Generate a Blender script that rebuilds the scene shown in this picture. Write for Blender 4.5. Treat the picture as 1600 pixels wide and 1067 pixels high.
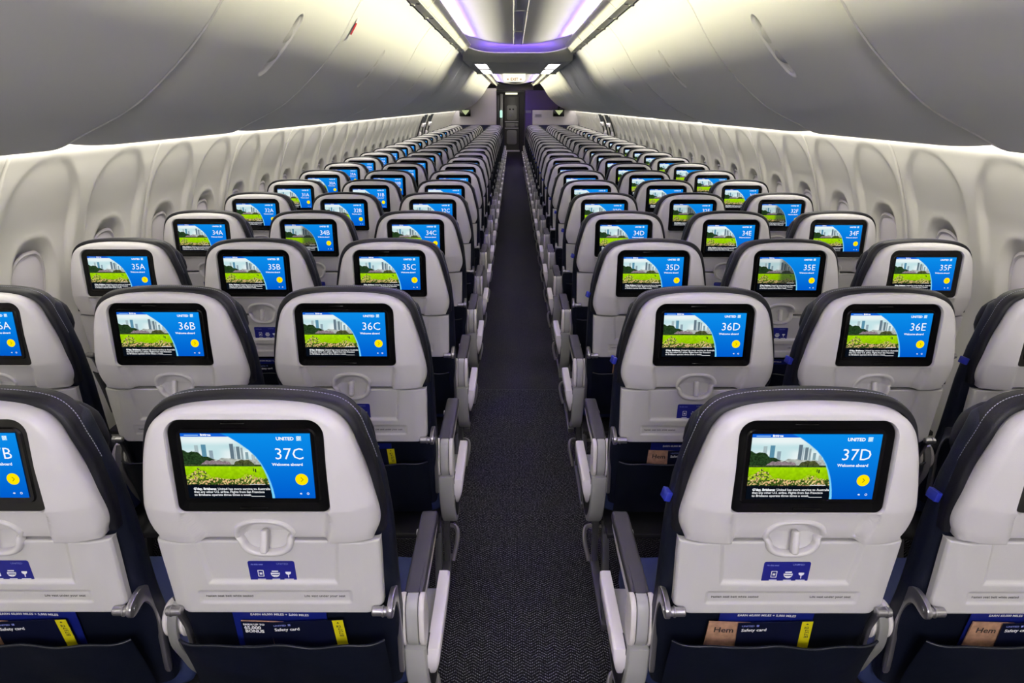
import bpy, bmesh, math, random
import numpy as np
from math import sin, cos, pi, radians, sqrt
random.seed(7)
for o in list(bpy.data.objects): bpy.data.objects.remove(o)
SC = bpy.context.scene
COL = SC.collection

# ------------------------------------------------------------ camera, world, lights, exposure
cam = bpy.data.cameras.new('camera'); CAM = bpy.data.objects.new('camera', cam); COL.objects.link(CAM)
cam.sensor_width = 36.0; cam.lens = 1140.0/1600*36; cam.clip_start = 0.05; cam.clip_end = 100
CAM.location = (-0.0315, -1.1445, 1.66)
CAM.rotation_mode = 'XYZ'
CAM.rotation_euler = (pi/2-0.3131, -0.0010, -0.0017*-1)
SC.camera = CAM
SC.view_settings.view_transform = 'Standard'; SC.view_settings.look = 'None'
SC.view_settings.exposure = 0.58; SC.view_settings.gamma = 1.0; SC.view_settings.use_curve_mapping = False
W = bpy.data.worlds.new('world'); SC.world = W; W.use_nodes = True
W.node_tree.nodes['Background'].inputs[0].default_value = (0.8, 0.8, 0.9, 1)
W.node_tree.nodes['Background'].inputs[1].default_value = 0.05

Y0, Y1 = -3.2, 20.0          # rear wall, front bulkhead
XC = 0.02                    # cabin centreline
def area(name, loc, direction, sx, sy, power, color, spread=180):
    """long strip lamp: sy runs along world y"""
    from mathutils import Vector, Matrix
    l = bpy.data.lights.new(name, 'AREA'); l.shape = 'RECTANGLE'; l.size = sx; l.size_y = sy
    l.energy = power; l.color = color; l.spread = radians(spread)
    o = bpy.data.objects.new(name, l); COL.objects.link(o)
    z = -Vector(direction).normalized(); y = Vector((0, 1, 0)); x = y.cross(z).normalized(); y = z.cross(x)
    m = Matrix((x, y, z)).transposed().to_4x4(); m.translation = Vector(loc)
    o.matrix_world = m
    return o
CREAM = (1.0, 0.96, 0.62); VIOLET = (0.19, 0.085, 1.0); WARM = (1.0, 0.96, 0.84); COOL = (1.0, 0.97, 0.98)
P_CREAM, P_EDGE, P_VIOLET, P_WALL = 5.6, 0.4, 3.6, 1.9     # watts per metre of strip
def cove_lamps(ya, yb, k=1.0):
    L = yb-ya; ym = (ya+yb)/2
    for s in (-1, 1):
        area('cove_white_lamp', (XC+s*0.603, ym, 2.332), (-s, 0, -0.30), 0.012, L, P_CREAM*L*k, CREAM, 58)
        area('cove_edge_lamp', (XC+s*0.575, ym, 2.3215), (-s*.2, 0, 1), 0.012, L, P_EDGE*L*k, CREAM)
        area('cove_violet_lamp', (XC+s*0.575, ym, 2.336), (-s*.7, 0, 0.7), 0.014, L, P_VIOLET*L*k, VIOLET, 115)
cove_lamps(Y0+.1, 7.6); cove_lamps(11.9, 23.7, 1.0)
def end_lamp(y, w, k):
    from mathutils import Matrix
    l = bpy.data.lights.new('cove_end_lamp', 'AREA'); l.shape = 'RECTANGLE'; l.size = w; l.size_y = .03; l.energy = k; l.color = VIOLET
    o = bpy.data.objects.new('cove_end_lamp', l); COL.objects.link(o)
    o.location = (XC, y, 2.250); o.rotation_euler = (radians(150), 0, 0)
end_lamp(7.82, .9, 1.0)
area('door_fill_light', (0, 25.6, 2.08), (0, .5, -1), .5, .5, 7, (1, .95, .9))  # added fill that brightens the door at the aisle end
for s in (-1, 1):
    area('sidewall_lamp', (XC+s*1.575, (Y0+Y1)/2, 1.545), (s*0.30, 0, -1), 0.03, Y1-Y0-.1, P_WALL*(Y1-Y0), WARM)
# added fill light above and behind the photographer lights the seat backs
area('aft_fill_light', (XC, -2.7, 2.0), (0, .9, -.35), 1.1, 0.7, 33, COOL)

# ------------------------------------------------------------ materials
def lin(c):
    return tuple((x/12.92 if x <= .04045 else ((x+.055)/1.055)**2.4) for x in [v/255 for v in c])
def mat(name, rgb, rough=.5, metal=0, spec=.5, emit=0, bump=0, bscale=300, coat=0, var=0):
    m = bpy.data.materials.new(name); m.use_nodes = True; nt = m.node_tree; b = nt.nodes['Principled BSDF']
    c = (*lin(rgb), 1)
    b.inputs['Base Color'].default_value = c; b.inputs['Roughness'].default_value = rough
    b.inputs['Metallic'].default_value = metal; b.inputs['Specular IOR Level'].default_value = spec
    b.inputs['Coat Weight'].default_value = coat
    if emit:
        b.inputs['Emission Color'].default_value = c; b.inputs['Emission Strength'].default_value = emit
        b.inputs['Base Color'].default_value = (0, 0, 0, 1)
    if bump or var:
        tc = nt.nodes.new('ShaderNodeTexCoord'); n = nt.nodes.new('ShaderNodeTexNoise')
        n.inputs['Scale'].default_value = bscale; n.inputs['Detail'].default_value = 3
        nt.links.new(tc.outputs['Object'], n.inputs['Vector'])
        if bump:
            bp = nt.nodes.new('ShaderNodeBump'); bp.inputs['Strength'].default_value = bump
            bp.inputs['Distance'].default_value = .001
            nt.links.new(n.outputs['Fac'], bp.inputs['Height']); nt.links.new(bp.outputs[0], b.inputs['Normal'])
        if var:
            mr = nt.nodes.new('ShaderNodeMapRange'); mr.inputs['To Min'].default_value = 1-var; mr.inputs['To Max'].default_value = 1+var
            mx = nt.nodes.new('ShaderNodeVectorMath'); mx.operation = 'SCALE'; mx.inputs[0].default_value = c[:3]
            nt.links.new(n.outputs['Fac'], mr.inputs['Value']); nt.links.new(mr.outputs[0], mx.inputs['Scale'])
            nt.links.new(mx.outputs[0], b.inputs['Base Color'])
    return m
M = {}
M['shell'] = mat('seat_shell_plastic', (208, 205, 206), .42, bump=.25, bscale=900)
M['tray'] = mat('tray_plastic', (198, 196, 196), .42, bump=.25, bscale=900)
M['leather'] = mat('navy_leather', (13, 18, 34), .45, spec=.35, bump=.35, bscale=500)
M['headleather'] = mat('headrest_leather', (17, 17, 25), .5, spec=.35, bump=.35, bscale=500)
M['cushion'] = mat('seat_cushion_top_lit', (38, 50, 92), .6, bump=.3, bscale=500)  # navy leather with the light from above put into its colour
M['pocket'] = mat('pocket_vinyl', (4, 10, 27), .42, bump=.3, bscale=60)
M['stitch'] = mat('stitch_thread', (150, 150, 165), .8)
M['black'] = mat('black_gloss_plastic', (4, 4, 5), .22)
M['darkrubber'] = mat('dark_trim', (28, 28, 32), .5)
M['armcap'] = mat('armrest_pad', (58, 56, 60), .45, bump=.3, bscale=600)
M['armwhite'] = mat('armrest_white_plastic', (220, 215, 214), .4)
M['fin'] = mat('aisle_cover_white', (238, 232, 238), .35)
M['bay'] = mat('end_bay_grey_plastic', (172, 172, 170), .45)
M['silver'] = mat('silver_metal', (170, 168, 172), .3, metal=.85)
M['spine'] = mat('armrest_spine_grey', (128, 128, 126), .45)
M['leg'] = mat('leg_grey_metal', (92, 92, 96), .4, metal=.5)
M['bar'] = mat('baggage_bar_metal', (150, 148, 146), .35, metal=.7)
M['bin'] = mat('bin_plastic', (228, 227, 227), .5, bump=.12, bscale=260)
M['binrecess'] = mat('bin_handle_plastic', (205, 204, 202), .4)
M['seam'] = mat('dark_gap', (40, 40, 40), .8)
M['wall'] = mat('sidewall_plastic', (216, 213, 206), .55, bump=.1, bscale=260)
M['reveal'] = mat('window_reveal_plastic', (205, 200, 202), .5)
M['shade'] = mat('window_shade', (236, 230, 234), .5)
M['ceil'] = mat('ceiling_panel', (205, 204, 206), .5)
M['cornice'] = mat('cornice_plastic', (238, 236, 222), .5)
M['lowceil'] = mat('lower_ceiling_panel', (212, 210, 204), .6)
M['rail'] = mat('ceiling_rail', (176, 174, 178), .35, metal=.3)
M['bulk'] = mat('bulkhead_laminate', (200, 194, 200), .5)
M['bulkblue'] = mat('bulkhead_blue', (20, 24, 70), .5)
M['purple'] = mat('purple_partition', (128, 108, 156), .5)
M['galley'] = mat('dark_galley_panel', (60, 56, 62), .5)
M['doorgrey'] = mat('door_grey', (96, 94, 92), .45)
M['doorlight'] = mat('door_light_panel', (165, 163, 160), .45)
M['navycard'] = mat('navy_card', (16, 20, 44), .3)
M['bluecard'] = mat('blue_card', (22, 34, 120), .35)
M['placard'] = mat('placard_blue', (30, 34, 132), .4)
M['yellow'] = mat('yellow_strip', (214, 204, 20), .4)
M['tan'] = mat('tan_print', (176, 136, 110), .5, bscale=60, var=.6)
M['white'] = mat('white_ink', (235, 235, 238), .6)
M['faintink'] = mat('light_blue_ink', (120, 130, 200), .6)
M['ink'] = mat('dark_ink', (45, 42, 40), .7)
M['red'] = mat('red_ink', (190, 20, 30), .5)
M['tag'] = mat('blue_tag', (30, 44, 150), .5)
M['lampglow'] = mat('ceiling_lamp_diffuser', (255, 252, 250), .5, emit=3.0)
M['exitglow'] = mat('exit_sign_diffuser', (250, 248, 215), .5, emit=.95)
M['exitink'] = mat('exit_sign_letters', (188, 110, 70), .5, emit=.6)
M['doorwin'] = mat('lit_door_window', (170, 215, 200), .5, emit=1.0)

def emat(name, rgb, k=1):
    m = bpy.data.materials.new(name); m.use_nodes = True; nt = m.node_tree
    for n in list(nt.nodes): nt.nodes.remove(n)
    e = nt.nodes.new('ShaderNodeEmission'); out = nt.nodes.new('ShaderNodeOutputMaterial')
    e.inputs[0].default_value = (*lin(rgb), 1) if rgb else (1, 1, 1, 1); e.inputs[1].default_value = k*.68
    if rgb is None:
        a = nt.nodes.new('ShaderNodeVertexColor'); a.layer_name = 'Col'; nt.links.new(a.outputs[0], e.inputs[0])
    nt.links.new(e.outputs[0], out.inputs[0])
    return m
M['scr_pic'] = emat('screen_picture', None, 1.0)
M['scr_white'] = emat('screen_white', (250, 252, 255))
M['scr_logo'] = emat('screen_logo', (170, 215, 245))
M['scr_yellow'] = emat('screen_yellow', (255, 228, 0), 1.0)
M['scr_ink'] = emat('screen_dark', (120, 100, 10), 1.0)
M['scr_tv'] = emat('monitor_map', (190, 200, 150), .9)

def carpet_mat(name, base, fleck):
    m = bpy.data.materials.new(name); m.use_nodes = True; nt = m.node_tree; N = nt.nodes; L = nt.links
    b = N['Principled BSDF']; b.inputs['Roughness'].default_value = .95; b.inputs['Specular IOR Level'].default_value = .1
    g = N.new('ShaderNodeNewGeometry'); s = N.new('ShaderNodeSeparateXYZ'); L.new(g.outputs['Position'], s.inputs[0])
    def mth(op, a, bb=None, c=None):
        n = N.new('ShaderNodeMath'); n.operation = op
        for i, v in enumerate((a, bb, c)):
            if v is None: continue
            if isinstance(v, (int, float)): n.inputs[i].default_value = v
            else: L.new(v, n.inputs[i])
        return n.outputs[0]
    zz = mth('PINGPONG', s.outputs['X'], .026)
    t = mth('ADD', s.outputs['Y'], mth('MULTIPLY', zz, .75))
    fr = mth('FRACT', mth('MULTIPLY', t, 1/.0125))
    stripe = mth('GREATER_THAN', fr, .58)
    col = mth('FRACT', mth('MULTIPLY', s.outputs['X'], 1/.0065))
    dash = mth('GREATER_THAN', col, .3)
    no = N.new('ShaderNodeTexNoise'); no.inputs['Scale'].default_value = 260; no.inputs['Detail'].default_value = 2
    L.new(g.outputs['Position'], no.inputs['Vector'])
    nf = N.new('ShaderNodeMapRange'); nf.inputs['From Min'].default_value = .42; nf.inputs['From Max'].default_value = .66
    L.new(no.outputs['Fac'], nf.inputs['Value'])
    f = mth('MULTIPLY', mth('MULTIPLY', stripe, dash), nf.outputs[0])
    mx = N.new('ShaderNodeMix'); mx.data_type = 'RGBA'
    mx.inputs['A'].default_value = (*lin(base), 1); mx.inputs['B'].default_value = (*lin(fleck), 1)
    L.new(f, mx.inputs['Factor']); L.new(mx.outputs['Result'], b.inputs['Base Color'])
    bp = N.new('ShaderNodeBump'); bp.inputs['Strength'].default_value = .5; bp.inputs['Distance'].default_value = .002
    L.new(no.outputs['Fac'], bp.inputs['Height']); L.new(bp.outputs[0], b.inputs['Normal'])
    return m
M['carpet'] = carpet_mat('herringbone_carpet', (24, 24, 26), (146, 146, 150))
M['carpet2'] = carpet_mat('forward_carpet', (40, 40, 42), (112, 112, 114))

# ------------------------------------------------------------ mesh helpers
class MB:
    def __init__(s): s.v = []; s.f = []; s.m = []; s.ms = []; s.cm = 0
    def mat(s, m):
        if m not in s.ms: s.ms.append(m)
        s.cm = s.ms.index(m); return s
    def add(s, verts, faces):
        n = len(s.v); s.v += [tuple(map(float, v)) for v in verts]
        s.f += [tuple(i+n for i in f) for f in faces]; s.m += [s.cm]*len(faces); return s
    def grid(s, P, flip=False):
        P = np.asarray(P); a, b = P.shape[:2]
        idx = np.arange(a*b).reshape(a, b)
        q = np.stack([idx[:-1, :-1], idx[1:, :-1], idx[1:, 1:], idx[:-1, 1:]], -1).reshape(-1, 4)
        if flip: q = q[:, ::-1]
        return s.add(P.reshape(-1, 3).tolist(), q.tolist())
    def loft(s, loops, cap0=False, cap1=False, flip=False):
        n = len(loops[0]); V = [p for l in loops for p in l]; F = []
        for k in range(len(loops)-1):
            for i in range(n):
                j = (i+1) % n; F.append((k*n+i, k*n+j, (k+1)*n+j, (k+1)*n+i))
        if cap0: F.append(tuple(range(n))[::-1])
        if cap1: F.append(tuple((len(loops)-1)*n+i for i in range(n)))
        if flip: F = [f[::-1] for f in F]
        return s.add(V, F)
    def tube(s, pts, r, n=10, caps=True):
        from mathutils import Vector
        pts = [Vector(p) for p in pts]; rr = r if isinstance(r, (list, tuple)) else [r]*len(pts)
        loops = []; up = None
        for i, p in enumerate(pts):
            t = (pts[min(i+1, len(pts)-1)]-pts[max(i-1, 0)]).normalized()
            if up is None:
                up = Vector((0, 0, 1)) if abs(t.z) < .9 else Vector((1, 0, 0))
            a = t.cross(up).normalized(); up = a.cross(t).normalized()
            loops.append([tuple(p+a*cos(2*pi*k/n)*rr[i]+up*sin(2*pi*k/n)*rr[i]) for k in range(n)])
        return s.loft(loops, caps, caps)
    def rbox(s, c, size, r=.003, rot=None, seg=2):
        bm = bmesh.new(); bmesh.ops.create_cube(bm, size=1)
        for v in bm.verts: v.co.x *= size[0]; v.co.y *= size[1]; v.co.z *= size[2]
        if r > 0: bmesh.ops.bevel(bm, geom=bm.edges[:], offset=r, segments=seg, affect='EDGES', profile=.5)
        return s.bm(bm, c, rot)
    def bm(s, bm, c=(0, 0, 0), rot=None):
        from mathutils import Euler, Vector
        R = Euler(rot).to_matrix() if rot else None
        V = [(R @ v.co if R else v.co)+Vector(c) for v in bm.verts]
        bm.verts.index_update(); F = [tuple(v.index for v in f.verts) for f in bm.faces]
        bm.free(); return s.add(V, F)
    def prism(s, prof, x0, x1, bev=.003, seg=2):
        """prof: (y,z) polygon extruded along x with bevelled rims"""
        bm = bmesh.new(); a = [bm.verts.new((x0, y, z)) for y, z in prof]; b = [bm.verts.new((x1, y, z)) for y, z in prof]
        n = len(prof); fa = bm.faces.new(a[::-1]); fb = bm.faces.new(b)
        for i in range(n): bm.faces.new((a[i], a[(i+1) % n], b[(i+1) % n], b[i]))
        bmesh.ops.recalc_face_normals(bm, faces=bm.faces[:])
        if bev: bmesh.ops.bevel(bm, geom=list(set(list(fa.edges)+list(fb.edges))), offset=bev, segments=seg, affect='EDGES', profile=.5)
        return s.bm(bm)
    def cyl(s, a, b, r, n=20, bev=0):
        from mathutils import Vector
        a = Vector(a); b = Vector(b); d = (b-a).normalized()
        if bev: return s.tube([a, a, a+d*bev, b-d*bev, b, b][1:-1], [r-bev, r, r, r-bev], n)
        return s.tube([a, b], r, n)
    def build(s, name, parent=None, m=None, smooth=True, angle=35, link=True):
        me = bpy.data.meshes.new(name); me.from_pydata(s.v, [], s.f); 
        ms = s.ms if s.ms else [m]
        for x in ms: me.materials.append(M[x] if isinstance(x, str) else x)
        if len(ms) > 1: me.polygons.foreach_set('material_index', s.m)
        if smooth:
            me.polygons.foreach_set('use_smooth', [True]*len(me.polygons))
            try: me.set_sharp_from_angle(angle=radians(angle))
            except Exception: pass
        me.update()
        o = bpy.data.objects.new(name, me)
        if link: COL.objects.link(o)
        if parent: o.parent = parent
        return o
def empty(name, loc, label=None, cat=None, group=None, kind=None):
    o = bpy.data.objects.new(name, None); o.empty_display_size = .1; COL.objects.link(o); o.location = loc
    return tag(o, label, cat, group, kind)
def tag(o, label=None, cat=None, group=None, kind=None):
    if label: o['label'] = label
    if cat: o['category'] = cat
    if group: o['group'] = group
    if kind: o['kind'] = kind
    return o
def cat_rom(pts, n=8):
    p = np.array(pts, float); P = np.vstack([2*p[0]-p[1], p, 2*p[-1]-p[-2]]); out = []
    for i in range(1, len(P)-2):
        for k in range(n):
            t = k/n; a, b, c, d = P[i-1:i+3]
            out.append(.5*((2*b)+(c-a)*t+(2*a-5*b+4*c-d)*t*t+(3*b-a-3*c+d)*t**3))
    out.append(p[-1]); return np.array(out)
def sstep(a, b, x): t = np.clip((x-a)/(b-a), 0, 1); return t*t*(3-2*t)
def rrect(hw, z0, z1, r, n=6, rb=None):
    rb = r if rb is None else rb; out = []
    for cx, cz, a0, rr in ((hw-r, z1-r, 0, r), (-hw+r, z1-r, pi/2, r), (-hw+rb, z0+rb, pi, rb), (hw-rb, z0+rb, 1.5*pi, rb)):
        for k in range(n+1):
            a = a0+pi/2*k/n; out.append((cx+rr*cos(a), cz+rr*sin(a)))
    return out

# text: build every string first, convert in one pass
_txt = {}
def text_mesh(s, size, align='LEFT', bold=0.0):
    key = (s, size, align, bold)
    if key in _txt: return _txt[key]
    cu = bpy.data.curves.new('lettering', 'FONT'); cu.body = s; cu.size = size; cu.align_x = align; cu.offset = bold; cu.resolution_u = 2
    o = bpy.data.objects.new('lettering', cu); COL.objects.link(o)
    dg = bpy.context.evaluated_depsgraph_get(); dg.update()
    me = bpy.data.meshes.new_from_object(o.evaluated_get(dg))
    V = [tuple(v.co) for v in me.vertices]; F = [tuple(p.vertices) for p in me.polygons]
    bpy.data.objects.remove(o); bpy.data.curves.remove(cu); bpy.data.meshes.remove(me)
    _txt[key] = (V, F); return _txt[key]
def put_text(mb, s, size, fn, align='LEFT', bold=0.0, sx=1.0):
    """fn maps text plane (x, y) to 3D"""
    V, F = text_mesh(s, size, align, bold)
    mb.add([fn(v[0]*sx, v[1]) for v in V], F)

# ------------------------------------------------------------ the shell of the cabin
def bin_profile():
    dz = [(.668, .572), (.705, .53), (.776, .44), (.87, .292), (.98, .160), (1.16, .004), (1.335, -.085), (1.42, -.126), (1.485, -.132), (1.54, -.105)]
    return cat_rom([(x, 1.66+z) for x, z in dz], 9)
BP = bin_profile()
def wall_profile():
    return cat_rom([(1.605, 1.56), (1.62, 1.51), (1.66, 1.44), (1.715, 1.30), (1.765, 1.13), (1.80, .95), (1.82, .75), (1.82, .55), (1.795, .30), (1.74, .0)], 12)
WP = wall_profile()
# floor
fl = MB().mat('carpet'); fl.add([(-1.9, Y0, 0), (1.9, Y0, 0), (1.9, 3.02, 0), (-1.9, 3.02, 0)], [(0, 1, 2, 3)])
fl.mat('carpet2'); fl.add([(-1.9, 3.028, 0), (1.9, 3.028, 0), (1.9, 27.2, 0), (-1.9, 27.2, 0)], [(0, 1, 2, 3)])
fl.mat('seam'); fl.add([(-1.9, 3.02, -.001), (1.9, 3.02, -.001), (1.9, 3.028, -.001), (-1.9, 3.028, -.001)], [(0, 1, 2, 3)])
fl.mat('seam'); fl.add([(-1.9, Y0, -.05), (1.9, Y0, -.05), (1.9, 27.2, -.05), (-1.9, 27.2, -.05)], [(3, 2, 1, 0)])
tag(fl.build('floor', smooth=False), kind='structure')

# side walls as moulded panels, two windows per panel
WY = 1.45; PITCHW = .515; PAN = 1.03; PY0 = 1.1925   # first panel covers windows at 1.45 and 1.965
# resample wall profile by z
zs = np.unique(np.concatenate([np.linspace(0, .7, 8), np.arange(.72, 1.22, .0125), np.arange(1.22, 1.5, .0125), [1.51, 1.535, 1.56]]))
wz = WP[::-1, 1]; wx = WP[::-1, 0]
WXi = lambda z: np.interp(z, wz, wx)
def wall_disp(yl, z):
    """outward displacement; yl = position inside panel, 0..PAN"""
    d = np.zeros(np.broadcast(yl, z).shape)
    for c in (.2575, .7725):
        dy = np.abs(yl-c)
        # tall arched scallop
        top = 1.487-.0; hw = .215*np.sqrt(np.clip(1-((np.clip(z, 1.27, 2)-1.27)/(top-1.27))**2, 0, 1))*(1-.06*(z < 1.27)*(1.27-z)/.3)
        e = sstep(-.012, .020, hw-dy)*sstep(-.006, .006, top-z)
        D = .021*np.clip((top-z)/.24, 0, 1)+.002
        d = d+D*e*sstep(.97, 1.22, z)
        # deep window bezel
        rr = ((dy/.142)**2.6+(np.abs(z-.985)/.222)**2.6)**(1/2.6)
        d = d+.045*sstep(1.0, .66, rr)-.003*np.exp(-((rr-1.02)/.025)**2)
    g = np.minimum(yl, PAN-yl)
    d = d+.010*np.exp(-(g/.006)**2)-.002*np.exp(-((g-.014)/.006)**2)
    return d
yl = np.unique(np.concatenate([np.linspace(0, PAN, 84), [.003, .006, .010, PAN-.003, PAN-.006, PAN-.010]]))
for s, nm in ((-1, 'wall_left'), (1, 'wall_right')):
    mb = MB().mat('wall')
    k0 = -3
    for k in range(k0, 19):
        ya = PY0+k*PAN
        if ya+PAN > Y1+.4: break
        if k >= 10:   # far away: coarser
            yy = yl[::2]; zz = zs[::1]
        else: yy, zz = yl, zs
        YL, Z = np.meshgrid(yy, zz, indexing='ij')
        X = WXi(Z)+wall_disp(YL, Z)
        mb.grid(np.stack([XC+s*X, ya+YL, Z], -1), flip=(s < 0))
    tag(mb.build(nm, angle=60), kind='structure')
# windows: pull-down shade inside each bezel
wn = 0
for s in (-1, 1):
    for k in range(-2, 36):
        y = WY+k*PITCHW
        if y > Y1-.3: continue
        wn += 1
        t = empty('window_%d' % wn, (XC+s*(WXi(.985)+.041), y, .985), kind='structure')
        mb = MB()
        th = np.linspace(0, 2*pi, 40, endpoint=False)
        def ring(r, off): return [(s*(WXi(.985+.222*r*np.sign(sin(a))*abs(sin(a))**(2/2.6))-WXi(.985)+off), .142*r*np.sign(cos(a))*abs(cos(a))**(2/2.6), .222*r*np.sign(sin(a))*abs(sin(a))**(2/2.6)) for a in th]
        mb.loft([ring(.78, -.002), ring(.73, -.006), ring(.69, -.001)], flip=(s > 0))
        mb.build('window_frame', t, 'reveal')
        mb = MB(); mb.loft([ring(.69, -.0005), ring(.5, -.002), ring(.05, -.003)], cap1=True, flip=(s > 0))
        mb.build('window_shade', t, 'shade')
# overwing exit doors in the side walls
dn = 0
for s in (-1, 1):
    for yc in (12.55, 13.55):
        dn += 1
        t = empty('door_%d' % dn, (XC+s*1.74, yc, .5), kind='structure')
        mb = MB()
        for e in (-.27, .27):
            mb.tube([(s*(WXi(z)-1.742-.012), e, z-.5) for z in np.linspace(.5, 1.47, 12)], .012, 6)
        mb.build('door_gap', t, 'seam')
        mb = MB(); P = [[(s*(WXi(z)-1.74-.022), y, z-.5) for z in (1.36, 1.42, 1.50)] for y in np.linspace(-.27, .27, 3)]
        mb.grid(P, flip=(s < 0)); mb.build('dark_header', t, 'darkrubber', smooth=False)
        mb = MB(); mb.rbox((s*(WXi(1.32)-1.74-.045), 0, .82), (.05, .30, .07), .02, rot=(0, -s*.3, 0), seg=3)
        mb.rbox((s*(WXi(1.18)-1.74-.035), -.18, .66), (.05, .08, .10), .02, seg=3)
        mb.build('door_handle', t, 'fin')

# rail + cornice + ceiling
def strip(mb, prof, ya, yb, s, n=2, flip=None):
    ys = np.linspace(ya, yb, n)
    P = [[(XC+s*x, y, z) for x, z in prof] for y in ys]
    mb.grid(P, flip=(s > 0) if flip is None else flip)
for s, nm in ((-1, 'trim_1'), (1, 'trim_2')):
    mb = MB().mat('cornice')
    strip(mb, [(.661, 2.262), (.660, 2.237), (.654, 2.2345), (.604, 2.2375), (.600, 2.243)], Y0, 21.5, s)       # latch rail
    mb.mat('seam'); strip(mb, [(.672, 2.262), (.660, 2.262)], Y0, 21.5, s); strip(mb, [(.600, 2.250), (.592, 2.250)], Y0, 21.5, s)
    mb.mat('cornice')
    cp = [tuple(p) for p in cat_rom([(.5975, 2.243), (.586, 2.253), (.560, 2.278), (.538, 2.300), (.531, 2.311), (.536, 2.317), (.56, 2.320), (.64, 2.322)], 5)]
    strip(mb, cp, Y0, 7.75, s); strip(mb, cp, 11.75, 24.0, s)
    mb.mat('cornice')
    for y in np.arange(-1.4, 21, .72):
        mb.rbox((XC+s*.655, y, 2.2355), (.022, .05, .012), .003)
    mb.mat('seam')
    for y in np.arange(-1.4, 21, .72):
        mb.rbox((XC+s*.668, y, 2.232), (.008, .045, .010), .001, seg=1)
    mb.mat('ink')
    for y in np.arange(-1.0, 12, .77):
        mb.rbox((XC+s*.622, y, 2.2345), (.020, .03, .0015), 0)
    mb.mat('cornice')
    for y in (2.1, 3.9, 5.1, 6.3, 7.3):     # joints of the cornice
        mb.tube([(XC+s*(x-.001), y, z-.001) for x, z in cp[:24]], .0035, 5)
    tag(mb.build(nm, angle=50), kind='structure')
mb = MB().mat('ceil')
cprof = cat_rom([(.665, 2.335), (.655, 2.39), (.60, 2.412), (.50, 2.385), (.36, 2.350), (.2, 2.324), (.08, 2.316), (.0, 2.315)], 6)
full = [(x, z) for x, z in cprof]+[(-x, z) for x, z in cprof[::-1][1:]]
def ceil_strip(ya, yb):
    mb.grid([[(XC+x, y, z) for x, z in full] for y in np.linspace(ya, yb, 2)], flip=False)
joints = [Y0, -1.4, .1, 1.6, 3.1, 4.6, 6.15, 7.75]
for a, b in zip(joints[:-1], joints[1:]): ceil_strip(a+.003, b-.003)
j2 = list(np.linspace(11.7, 24, 9))
for a, b in zip(j2[:-1], j2[1:]): ceil_strip(a+.003, b-.003)
# curved end of the first cove
def arch(y, zc, ze, hw=.60, n=25, z_off=0):
    return [(XC+x, y, zc+(ze-zc)*abs(x/hw)**4.5+z_off) for x in np.linspace(-hw, hw, n)]
mb.mat('ceil')
mb.grid([[(XC+x, 7.75, z) for x, z in full], [(XC+x, 7.90, min(z, 2.315)) for x, z in full], [(XC+x, 8.0, min(z, 2.29)) for x, z in full], [(XC+x, 8.04, 2.22) for x, z in full]], flip=False)
mb.mat('cornice')
mb.grid([arch(7.95, 2.245, 2.33), arch(7.75, 2.232, 2.312), arch(7.72, 2.222, 2.30), arch(7.74, 2.21, 2.285), arch(7.9, 2.185, 2.235, .64), arch(8.25, 2.15, 2.17, .66)], flip=True)
mb.mat('lowceil')
mb.grid([[(XC+x, y, 2.15+.02*abs(x/.66)**2) for x in np.linspace(-.66, .66, 9)] for y in (8.25, 11.7)], flip=False)
mb.mat('lowceil')
mb.grid([[(XC+x, 11.7, z) for x in np.linspace(-.66, .66, 9)] for z in (2.15, 2.45)], flip=False)
mb.mat('cornice')
mb.grid([arch(23.4, 2.27, 2.36), arch(23.9, 2.21, 2.27), arch(24.0, 2.12, 2.14)], flip=True)
mb.mat('lowceil'); mb.add([(-1.9, 24, 2.12), (1.9, 24, 2.12), (1.9, 27.2, 2.12), (-1.9, 27.2, 2.12)], [(3, 2, 1, 0)])
# lid above everything
mb.mat('ceil'); mb.add([(-1.9, Y0, 2.47), (1.9, Y0, 2.47), (1.9, 27.2, 2.47), (-1.9, 27.2, 2.47)], [(3, 2, 1, 0)])
tag(mb.build('ceiling', angle=50), kind='structure')
mb = MB().mat('rail')
for (a, b) in ((Y0, 7.7), (11.75, 23.4)):
    for x in (-.042, .042): mb.tube([(XC+x, a, 2.317), (XC+x, b, 2.317)], .012, 10)
    mb.rbox((XC, (a+b)/2, 2.316), (.075, b-a, .008), .002)
for y in (4.6, 1.6, 3.1, 6.15): mb.rbox((XC, y, 2.310), (.11, .018, .012), .003)
tag(mb.build('trim_3'), kind='structure')

# rear wall behind photographer
mb = MB().mat('bulk'); mb.add([(-1.9, Y0, 0), (1.9, Y0, 0), (1.9, Y0, 2.47), (-1.9, Y0, 2.47)], [(3, 2, 1, 0)])
tag(mb.build('wall_back', smooth=False), kind='structure')
# front bulkheads
def box(mb, x0, x1, y0, y1, z0, z1, r=0.0): return mb.rbox(((x0+x1)/2, (y0+y1)/2, (z0+z1)/2), (x1-x0, y1-y0, z1-z0), r)
mb = MB().mat('bulk'); box(mb, -1.78, -.50, Y1, Y1+.03, 1.14, 2.1, .008); mb.mat('bulkblue'); box(mb, -1.78, -.50, Y1, Y1+.03, 0, 1.14)
tag(mb.build('wall_front_left', smooth=False), kind='structure')
mb = MB().mat('bulk'); box(mb, .50, 1.78, Y1, Y1+.03, 1.14, 1.53, .008); mb.mat('bulkblue'); box(mb, .50, 1.78, Y1, Y1+.03, 0, 1.14)
mb.mat('rail'); box(mb, .56, .76, Y1-.006, Y1, 1.34, 1.43, .004); mb.mat('ink')
for q in range(3): box(mb, .58, .74, Y1-.008, Y1-.006, 1.36+q*.022, 1.368+q*.022)
tag(mb.build('wall_front_right', smooth=False), kind='structure')
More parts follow.
